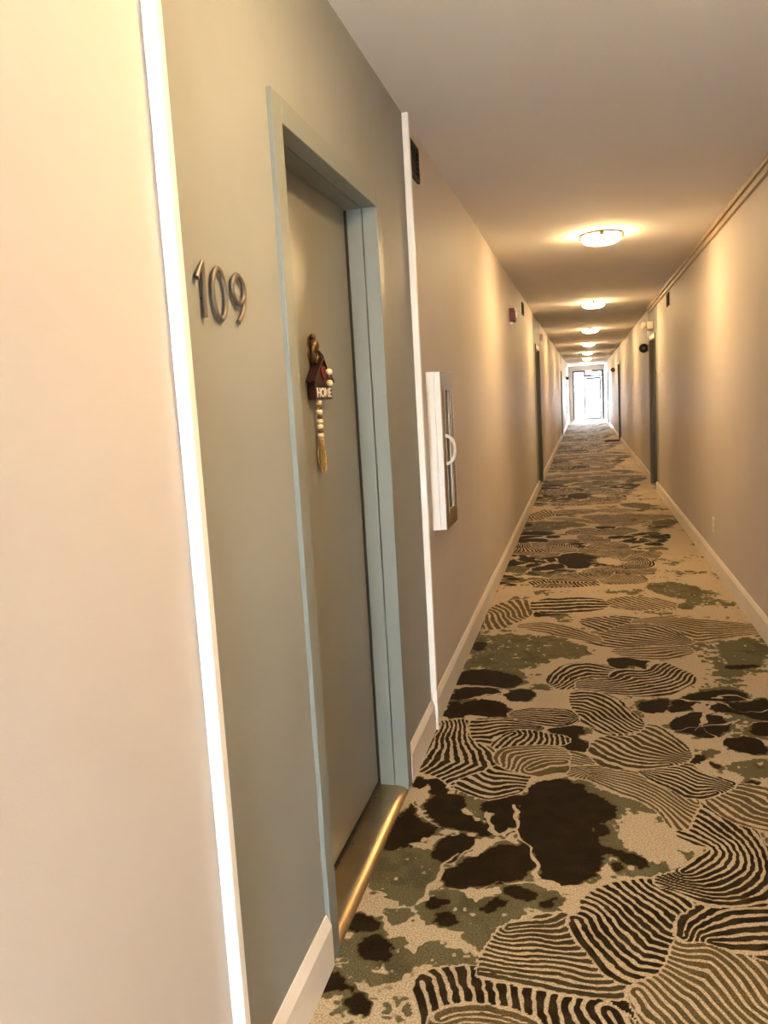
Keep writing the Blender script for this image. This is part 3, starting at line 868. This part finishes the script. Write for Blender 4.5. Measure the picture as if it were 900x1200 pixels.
def ceiling_lamp(y, label):
    root = thing('ceiling_lamp', (LX, y, H), label, 'ceiling lamp', 'round ceiling lamps in a row')
    obj('mounting_ring', lathe(N_(), [(.150, 0), (.150, -.010), (.146, -.014), (.140, -.013), (.135, -.004)], (LX, y, H), seg=40), 'bronze', root, True)
    prof = [(.137, -.005), (.138, -.030), (.130, -.050), (.108, -.064), (.068, -.073), (.020, -.077)]
    obj('diffuser', lathe(N_(), prof, (LX, y, H), seg=40), 'diffuser', root, True)
    for a in (-.1, math.pi / 2 - .1, math.pi - .1, 1.5 * math.pi - .1):
        c_, s_ = math.cos(a + .1), math.sin(a + .1)
        bm = box(N_(), -.014, .008, -.016, .016, -.034, -.008, .003)
        bmesh.ops.rotate(bm, matrix=Matrix.Rotation(a + .1, 3, 'Z'), verts=bm.verts[:])
        bmesh.ops.translate(bm, vec=(LX + c_ * .150, y + s_ * .150, H), verts=bm.verts[:])
        obj('clip', bm, 'bronze', root)
    return root


lamp0 = ceiling_lamp(6.22, 'nearest round ceiling lamp in view')
for k, lab in ((-1, 'round ceiling lamp above the nearest door, out of view overhead'), (1, 'second round ceiling lamp from the viewpoint'), (2, 'third round ceiling lamp from the viewpoint'),
               (3, 'fourth round ceiling lamp from the viewpoint'), (4, 'fifth round ceiling lamp from the viewpoint'), (5, 'sixth round ceiling lamp, next to last before the glass door'), (6, 'last round ceiling lamp before the far glass door')):
    dup(lamp0, (0, 4.68 * k, 0), lab)


# ---------------------------------------------------------------- door number
def smooth_path(P, n=4):
    P = np.array(P, float)
    for _ in range(n):
        Q = np.stack([P[:-1] * .75 + P[1:] * .25, P[:-1] * .25 + P[1:] * .75], 1).reshape(-1, 3)
        P = np.vstack([P[:1], Q, P[-1:]])
    return [tuple(q) for q in P]


XN = XL + .0068
DY = .012
SR = .0056


def numeral(label, build, y, z):
    root = thing('door_numeral', (XL, y, z), label, 'numeral', 'metal numerals of the door number')
    build(root)
    return root


def dig1(root):
    bm = tube(N_(), [(XN, 1.3525 + DY, 1.662), (XN, 1.352 + DY, 1.62), (XN, 1.3505 + DY, 1.567)], SR, 12, flat=.75)
    obj('stem', bm, 'nickel', root, True)
    obj('flag', tube(N_(), [(XN, 1.3270 + DY, 1.633), (XN, 1.3405 + DY, 1.6495), (XN, 1.3535 + DY, 1.664)], [SR, SR, SR * .8], 12, flat=.75), 'nickel', root, True)
    obj('stud', tube(N_(), [(XL, 1.351 + DY, 1.60), (XN, 1.351 + DY, 1.60)], .0022, 8, up=(0, 0, 1)), 'nickel', root)


def dig0(root):
    P = [(XN, 1.4160 + DY + .0275 * math.cos(t), 1.6150 + .0455 * math.sin(t)) for t in [2 * math.pi * k / 40 for k in range(40)]]
    obj('loop', tube(N_(), P, SR, 12, True, flat=.75), 'nickel', root, True)
    obj('stud', tube(N_(), [(XL, 1.4160 + DY, 1.660), (XN, 1.4160 + DY, 1.660)], .0022, 8, up=(0, 0, 1)), 'nickel', root)


def dig9(root):
    P = [(XN, 1.5045 + DY + .0275 * math.cos(t), 1.6330 + .0270 * math.sin(t)) for t in [2 * math.pi * k / 36 for k in range(36)]]
    obj('loop', tube(N_(), P, SR, 12, True, flat=.75), 'nickel', root, True)
    obj('tail', tube(N_(), smooth_path([(XN, 1.532 + DY, 1.634), (XN, 1.5315 + DY, 1.610), (XN, 1.516 + DY, 1.585), (XN, 1.494 + DY, 1.570)]), SR, 12, flat=.75), 'nickel', root, True)
    obj('stud', tube(N_(), [(XL, 1.5045 + DY, 1.66), (XN, 1.5045 + DY, 1.66)], .0022, 8, up=(0, 0, 1)), 'nickel', root)


numeral('brushed metal numeral 1, first of the door number 109', dig1, 1.351, 1.567)
numeral('brushed metal numeral 0, middle of the door number 109', dig0, 1.416, 1.567)
numeral('brushed metal numeral 9, last of the door number 109', dig9, 1.5045, 1.567)

# ---------------------------------------------------------------- knocker and HOME sign on the nearest door
LFX = XL - .100                                  # face of the door leaf


def lathe_part(name, m, parent, prof, origin, axis='z', seg=16):
    return obj(name, lathe(N_(), prof, origin, axis, seg), m, parent, True)


KY, KZ = 2.236, 1.514
kn = thing('door_knocker', (LFX, KY, KZ), 'small dark bronze ornamental knocker on the nearest door, above the HOME sign', 'knocker')
plate = [(KY - .010, KZ + .006), (KY + .010, KZ + .006), (KY + .019, KZ + .030), (KY + .013, KZ + .043), (KY + .018, KZ + .060), (KY + .010, KZ + .077), (KY + .004, KZ + .082), (KY - .004, KZ + .082), (KY - .010, KZ + .077), (KY - .018, KZ + .060), (KY - .013, KZ + .043), (KY - .019, KZ + .030)]
obj('back_plate', prism(N_(), plate, 'x', LFX, LFX + .006), 'bronze', kn)
lathe_part('finial', 'bronze', kn, [(.002, -.010), (.008, -.006), (.010, 0), (.008, .006), (.002, .010)], (LFX + .013, KY, KZ + .080))
lathe_part('boss', 'bronze', kn, [(.004, -.020), (.013, -.012), (.016, 0), (.012, .012), (.005, .018)], (LFX + .016, KY, KZ + .055))
ring = [(LFX + .018, KY + .019 * math.sin(t), KZ + .034 + .026 * math.cos(t)) for t in [2 * math.pi * k / 28 for k in range(28)]]
obj('ring', tube(N_(), ring, .0048, 8, True), 'bronze', kn, True)

HX = LFX + .006                                  # back of the hanging sign
HD = .020
HY0, HY1, HZ0, HZE, HZA = 2.190, 2.345, 1.416, 1.476, 1.530
HM = (HY0 + HY1) / 2
hs = thing('home_sign', (HX, HM, HZ0), 'dark red house-shaped HOME sign with beads and tassel hanging on the nearest door', 'sign')
pl = obj('house_plaque', prism(N_(), [(HY0, HZ0), (HY1, HZ0), (HY1, HZE), (HM, HZA), (HY0, HZE)], 'x', HX, HX + HD), 'maroon', hs)
for sgn, ye in ((-1, HY0), (1, HY1)):
    a = Vector((0, ye + sgn * .012, HZE - .012))
    b_ = Vector((0, HM, HZA + .003))
    nrm = Vector((0, -(b_ - a).z * (1), (b_ - a).y)).normalized()
    if nrm.z < 0:
        nrm = -nrm
    q = [a, b_, b_ + nrm * .006, a + nrm * .006]
    obj('roof_board', prism(N_(), [(v.y, v.z) for v in q], 'x', HX - .002, HX + HD + .006), 'maroon', hs)
heart = []
for k in range(28):
    t = 2 * math.pi * k / 28
    heart.append((HM + .0014 * 16 * math.sin(t) ** 3, 1.494 + .0014 * (13 * math.cos(t) - 5 * math.cos(2 * t) - 2 * math.cos(3 * t) - math.cos(4 * t))))
tag(obj('heart', prism(N_(), heart, 'x', HX + HD, HX + HD + .004), 'heart', hs), 'small red heart under the gable')
fc = bpy.data.curves.new('lettering', 'FONT')
fc.body = 'HOME'
fc.size = .036
fc.align_x = 'CENTER'
fc.extrude = .0008
fc.offset = .0012
fc.space_character = 1.02
to = bpy.data.objects.new('lettering', fc)
C.objects.link(to)
to.rotation_euler = (math.pi / 2, 0, math.pi / 2)
to.scale = (1.3, 1, 1)
to.location = (HX + HD + .0012, HM, HZ0 + .008)
bpy.context.view_layer.update()
dg = bpy.context.evaluated_depsgraph_get()
me = bpy.data.meshes.new_from_object(to.evaluated_get(dg))
me.transform(to.matrix_world)
bpy.data.objects.remove(to, do_unlink=True)
me.materials.clear()
me.materials.append(M['letter'])
lt = bpy.data.objects.new('lettering', me)
C.objects.link(lt)
lt.parent = hs
lt.matrix_parent_inverse = Matrix.Translation(-hs.location)
tag(lt, 'white capital letters HOME')

bead_me = {}


def bead(y, z, r, m, x):
    key = (round(r, 4), m)
    if key not in bead_me:
        prof = [(r * math.sin(math.pi * (k + .35) / 8.7), -r * .92 * math.cos(math.pi * (k + .35) / 8.7)) for k in range(9)]
        o = obj('bead', lathe(N_(), prof, (0, 0, 0), 'z', 12), m, None, True)
        bead_me[key] = o.data
    else:
        o = bpy.data.objects.new('bead', bead_me[key])
        C.objects.link(o)
    o.parent = hs
    o.matrix_parent_inverse = Matrix.Translation(-hs.location)
    o.location = (x, y, z)
    return o


BX = HX + HD + .012
obj('twine', tube(N_(), smooth_path([(BX - .004, HM + .004, HZA), (BX, HM + .012, 1.512), (BX + .002, HM + .016, 1.49), (BX + .002, HM + .017, 1.45)], 3), .0018, 6), 'jute', hs)
bead(HM + .016, 1.495, .0105, 'beadw', BX + .002)
bead(HM + .016, 1.478, .0070, 'beadd', BX + .002)
bead(HM + .017, 1.463, .0105, 'beadw', BX + .002)
BY, BXX = HM - .030, HX + .012
obj('twine', tube(N_(), [(BXX, BY, HZ0 + .004), (BXX, BY, 1.29)], .0018, 6), 'jute', hs)
zc = HZ0 - .008
for r_, m_ in ((.0098, 'beadw'), (.0080, 'beadd'), (.0098, 'beadw'), (.0080, 'beadd'), (.0098, 'beadw'), (.0090, 'beadw'), (.0080, 'beadd'), (.0098, 'beadw')):
    bead(BY, zc, r_, m_, BXX)
    zc -= r_ * 1.52
lathe_part('tassel_knot', 'jute', hs, [(.004, .010), (.0095, .007), (.010, -.006), (.007, -.010)], (BXX, BY, zc - .002), seg=12)
rng = np.random.RandomState(4)
bm = N_()
for k in range(46):
    a, rr = rng.rand() * 6.283, .003 + .008 * rng.rand()
    fl = .066 + .016 * rng.rand()
    c_, s_ = math.cos(a), math.sin(a)
    w1, w2 = rng.randn(2) * .003
    P_ = [(BXX + c_ * rr * .7, BY + s_ * rr * .7, zc - .008), (BXX + c_ * rr * 1.2, BY + s_ * rr * 1.2 + w1, zc - .008 - fl * .4), (BXX + c_ * rr * 1.1, BY + s_ * rr * 1.35 + w2, zc - .008 - fl * .75), (BXX + c_ * rr * .8, BY + s_ * rr * 1.2 + w2 * 1.5, zc - .008 - fl)]
    tube(bm, P_, .0011, 4)
tag(obj('tassel', bm, 'jute', hs), 'frayed jute tassel')
tag(obj('bow', tube(N_(), smooth_path([(BX - .01, HM - .004, HZA - .006), (BX - .012, HM - .012, HZA + .012), (BX - .014, HM - .022, HZA + .026), (BX - .012, HM - .012, HZA + .020), (BX - .008, HM + .006, HZA + .008), (BX - .01, HM, HZA - .004)], 3), .0026, 6), 'maroon', hs), 'dark hanging cord')

# ---------------------------------------------------------------- extinguisher cabinet
CY0, CY1, CZ0, CZ1 = 3.470, 3.765, .825, 1.515
ca = thing('extinguisher_cabinet', (XL, (CY0 + CY1) / 2, CZ0), 'white fire extinguisher cabinet with narrow dark window on the left wall', 'cabinet')
bm = N_()
t_ = .012
XB = XL + .036
box(bm, XL, XB, CY0, CY0 + t_, CZ0, CZ1, .002)
box(bm, XL, XB, CY1 - t_, CY1, CZ0, CZ1, .002)
box(bm, XL, XB, CY0 + t_, CY1 - t_, CZ0, CZ0 + t_, .002)
box(bm, XL, XB, CY0 + t_, CY1 - t_, CZ1 - t_, CZ1, .002)
obj('body', bm, 'steel', ca)
obj('back_panel', box(N_(), XL, XL + .003, CY0 + t_, CY1 - t_, CZ0 + t_, CZ1 - t_), 'interior', ca)
XD = XL + .066
da, db, dz0, dz1 = CY0 + .002, CY1 - .002, CZ0 + .002, CZ1 - .002
st_ = .070
for xa_, xb_, m_ in ((XB + .0005, XD - .005, 'steel'), (XD - .005, XD, 'doorsteel')):
    bm = N_()
    box(bm, xa_, xb_, da, da + st_, dz0, dz1, .001)
    box(bm, xa_, xb_, db - st_, db, dz0, dz1, .001)
    box(bm, xa_, xb_, da + st_, db - st_, dz0, dz0 + .075, .001)
    box(bm, xa_, xb_, da + st_, db - st_, dz1 - .075, dz1, .001)
    if m_ == 'steel':
        edge_bm = bm
dr = obj('cabinet_door', bm, 'doorsteel', ca)
obj('door_edge', edge_bm, 'steel', dr)  # white edge: daylight reflected by the steel, put into the colour
bm = N_()
for a, b_, c, e in ((da + st_ - .008, da + st_ + .004, dz0 + .067, dz1 - .067), (db - st_ - .004, db - st_ + .008, dz0 + .067, dz1 - .067), (da + st_, db - st_, dz0 + .067, dz0 + .079), (da + st_, db - st_, dz1 - .079, dz1 - .067)):
    box(bm, XD - .004, XD + .004, a, b_, c, e, .002)
obj('window_bead', bm, 'doorsteel', dr)
obj('pane', box(N_(), XD - .016, XD - .012, da + st_, db - st_, dz0 + .075, dz1 - .075), 'cabglass', dr)
hz = 1.175
ha = da + .055
obj('handle', tube(N_(), smooth_path([(XD - .002, ha, hz + .062), (XD + .020, ha, hz + .056), (XD + .036, ha, hz + .030), (XD + .038, ha, hz), (XD + .036, ha, hz - .030), (XD + .020, ha, hz - .056), (XD - .002, ha, hz - .062)], 3), .0075, 10, up=(0, 1, 0)), 'steel', dr, True)
for k in range(23):
    obj('hinge_knuckle', lathe(N_(), [(.0055, 0), (.0055, .019)], (XD - .004, CY1 + .003, dz0 + .06 + k * .0245), seg=8), 'steel', dr)


# ---------------------------------------------------------------- air grilles
def grille(side, y0, y1, z0, z1, label):
    s = 1 if side == 'left' else -1
    X = XL if s > 0 else XR
    g = thing('air_grille', (X, (y0 + y1) / 2, z0), label, 'air grille', 'dark air grilles under the ceiling')

    def bx(d0, d1, a, b_, c, e):
        u, v = X + s * d0, X + s * d1
        return box(N_(), min(u, v), max(u, v), a, b_, c, e)
    obj('back_panel', bx(.0005, .002, y0 + .01, y1 - .01, z0 + .01, z1 - .01), 'rubber', g)
    for a, b_, c, e in ((y0, y0 + .012, z0, z1), (y1 - .012, y1, z0, z1), (y0 + .012, y1 - .012, z0, z0 + .012), (y0 + .012, y1 - .012, z1 - .012, z1)):
        obj('frame_bar', bx(0, .012, a, b_, c, e), 'darkmetal', g)
    n = 6
    for k in range(n):
        zc_ = z0 + .012 + (z1 - z0 - .024) * (k + .5) / n
        prof = [(X + s * .003, zc_ + .008), (X + s * .014, zc_ - .006), (X + s * .015, zc_ - .004), (X + s * .004, zc_ + .010)]
        obj('slat', prism(N_(), prof, 'y', y0 + .012, y1 - .012), 'darkmetal', g)
    return g


grille('left', 3.275, 3.505, 2.296, 2.436, 'dark slatted air grille above the extinguisher cabinet')
grille('left', 9.50, 9.73, 2.290, 2.425, 'far dark air grille on the left wall past the red alarm')
grille('right', 9.55, 9.78, 2.265, 2.405, 'dark air grille on the right wall under the raceway')

# ---------------------------------------------------------------- fire alarm
AY, AZ = 7.90, 2.075
al = thing('fire_alarm', (XL, AY, AZ), 'red fire alarm strobe high on the left wall', 'fire alarm')
obj('housing', box(N_(), XL, XL + .052, AY - .058, AY + .058, AZ, AZ + .125, .006), 'red', al)
obj('strobe_lens', box(N_(), XL + .052, XL + .068, AY + .010, AY + .044, AZ + .035, AZ + .095, .005), 'letter', al)
obj('grille', box(N_(), XL + .0515, XL + .055, AY - .044, AY - .006, AZ + .02, AZ + .105, .001), 'darkmetal', al)
obj('label_strip', box(N_(), XL, XL + .030, AY - .045, AY + .045, AZ - .022, AZ - .001, .002), 'letter', al)

# small white box past the left doorway
sb = thing('junction_box', (XL, 13.55, 2.23), 'small white box high on the left wall past the first far doorway', 'box')
obj('housing', box(N_(), XL, XL + .045, 13.49, 13.61, 2.23, 2.33, .004), 'plastic', sb)
obj('cover', box(N_(), XL + .045, XL + .050, 13.495, 13.605, 2.235, 2.325, .002), 'letter', sb)

# ---------------------------------------------------------------- emergency light over the right doorway
EY, EZ = 11.86, 2.165
em = thing('emergency_light', (XR, EY, EZ), 'cream two-headed emergency light above the nearest right doorway', 'emergency light')
obj('housing', box(N_(), XR - .075, XR, EY - .15, EY + .15, EZ, EZ + .105, .008), 'plastic', em)
for dy in (-.105, .105):
    hd = obj('lamp_head', lathe(N_(), [(.022, 0), (.044, -.016), (.050, -.050), (.046, -.056)], (XR - .082, EY + dy, EZ + .06), 'x', 20), 'plastic', em, True)
    obj('lens', lathe(N_(), [(.043, 0), (.043, -.004), (.02, -.008)], (XR - .138, EY + dy, EZ + .06), 'x', 20), 'letter', hd, True)
obj('test_panel', box(N_(), XR - .078, XR - .075, EY - .03, EY + .03, EZ + .02, EZ + .04), 'darkmetal', em)


# round dark fixtures beside the doors
def round_fixture(X, s, y, z, label):
    r_ = thing('wall_fixture', (X, y, z), label, 'wall fixture', 'round dark fixtures beside far doors')
    bm = box(N_(), min(X, X - s * .05), max(X, X - s * .05), y - .02, y + .03, z - .035, z + .035, .004)
    obj('bracket', bm, 'darkmetal', r_)
    lathe_part('dome', 'darkmetal', r_, [(.066, .020), (.068, .004), (.062, -.014), (.044, -.028), (.020, -.034)], (X - s * .056, y, z), 'y', 24)
    lathe_part('boss', 'nickel', r_, [(.018, 0), (.016, -.006), (.006, -.009)], (X - s * .056, y - .034, z), 'y', 16)
    return r_


round_fixture(XR, 1, 12.72, 1.960, 'round dark fixture on the right wall just past the first right doorway')
round_fixture(XR, 1, 25.6, 1.955, 'far round dark fixture on the right wall past the doormat')
round_fixture(XL, -1, 33.0, 1.90, 'far round dark fixture on the left wall near the glass door')

# ---------------------------------------------------------------- switch plate and outlet
sw = thing('switch_plate', (XR, 11.0, 1.54), 'small switch plate on the right wall before the first right doorway', 'switch')
obj('plate', box(N_(), XR - .006, XR, 10.965, 11.035, 1.535, 1.65, .002), 'plastic', sw)
obj('toggle', box(N_(), XR - .018, XR - .006, 10.993, 11.007, 1.582, 1.606, .002), 'plastic', sw)
ou = thing('outlet_plate', (XR, 6.46, .285), 'small electrical outlet low on the right wall', 'outlet')
obj('plate', box(N_(), XR - .006, XR, 6.425, 6.495, .280, .395, .002), 'wallplate' if 'wallplate' in M else 'plastic', ou)
for dz in (.032, .078):
    sk = obj('socket', lathe(N_(), [(.0165, 0), (.0165, -.0015)], (XR - .006, 6.46, .280 + dz), 'x', 16), 'base', ou)
    for dy in (-.006, .006):
        obj('slot', box(N_(), XR - .0080, XR - .0075, 6.459 + dy, 6.461 + dy, .280 + dz - .004, .280 + dz + .006), 'darkmetal', sk)

# ---------------------------------------------------------------- doormat
bm = N_()
box(bm, .52, XR - .020, 22.36, 22.98, .001, .014, .004)
dm = obj('doormat', bm, 'mat')
tag(dm, 'dark brown doormat lying at the second right doorway', 'doormat')
bm = N_()
for a, b_, c, e in ((.52, .545, 22.36, 22.98), (XR - .045, XR - .020, 22.36, 22.98), (.545, XR - .045, 22.36, 22.385), (.545, XR - .045, 22.955, 22.98)):
    box(bm, a, b_, c, e, .0135, .018)
obj('binding', bm, 'rubber', dm)

# ---------------------------------------------------------------- exit sign
ex = thing('exit_sign', (.24, Y1 - .03, 2.06), 'lit red EXIT sign above the far glass door', 'exit sign')
obj('housing', box(N_(), .09, .39, Y1 - .05, Y1 + .040, 2.08, 2.29, .006), 'plastic', ex)
obj('face', box(N_(), .10, .38, Y1 - .053, Y1 - .050, 2.09, 2.28), 'exitface', ex)
fc = bpy.data.curves.new('lettering', 'FONT')
fc.body = 'EXIT'
fc.size = .15
fc.align_x = 'CENTER'
fc.extrude = .001
to = bpy.data.objects.new('lettering', fc)
C.objects.link(to)
to.rotation_euler = (math.pi / 2, 0, 0)
to.location = (.24, Y1 - .0545, 2.13)
bpy.context.view_layer.update()
me = bpy.data.meshes.new_from_object(to.evaluated_get(bpy.context.evaluated_depsgraph_get()))
me.transform(to.matrix_world)
bpy.data.objects.remove(to, do_unlink=True)
me.materials.clear()
me.materials.append(M['exitred'])
lt = bpy.data.objects.new('lettering', me)
C.objects.link(lt)
lt.parent = ex
lt.matrix_parent_inverse = Matrix.Translation(-ex.location)
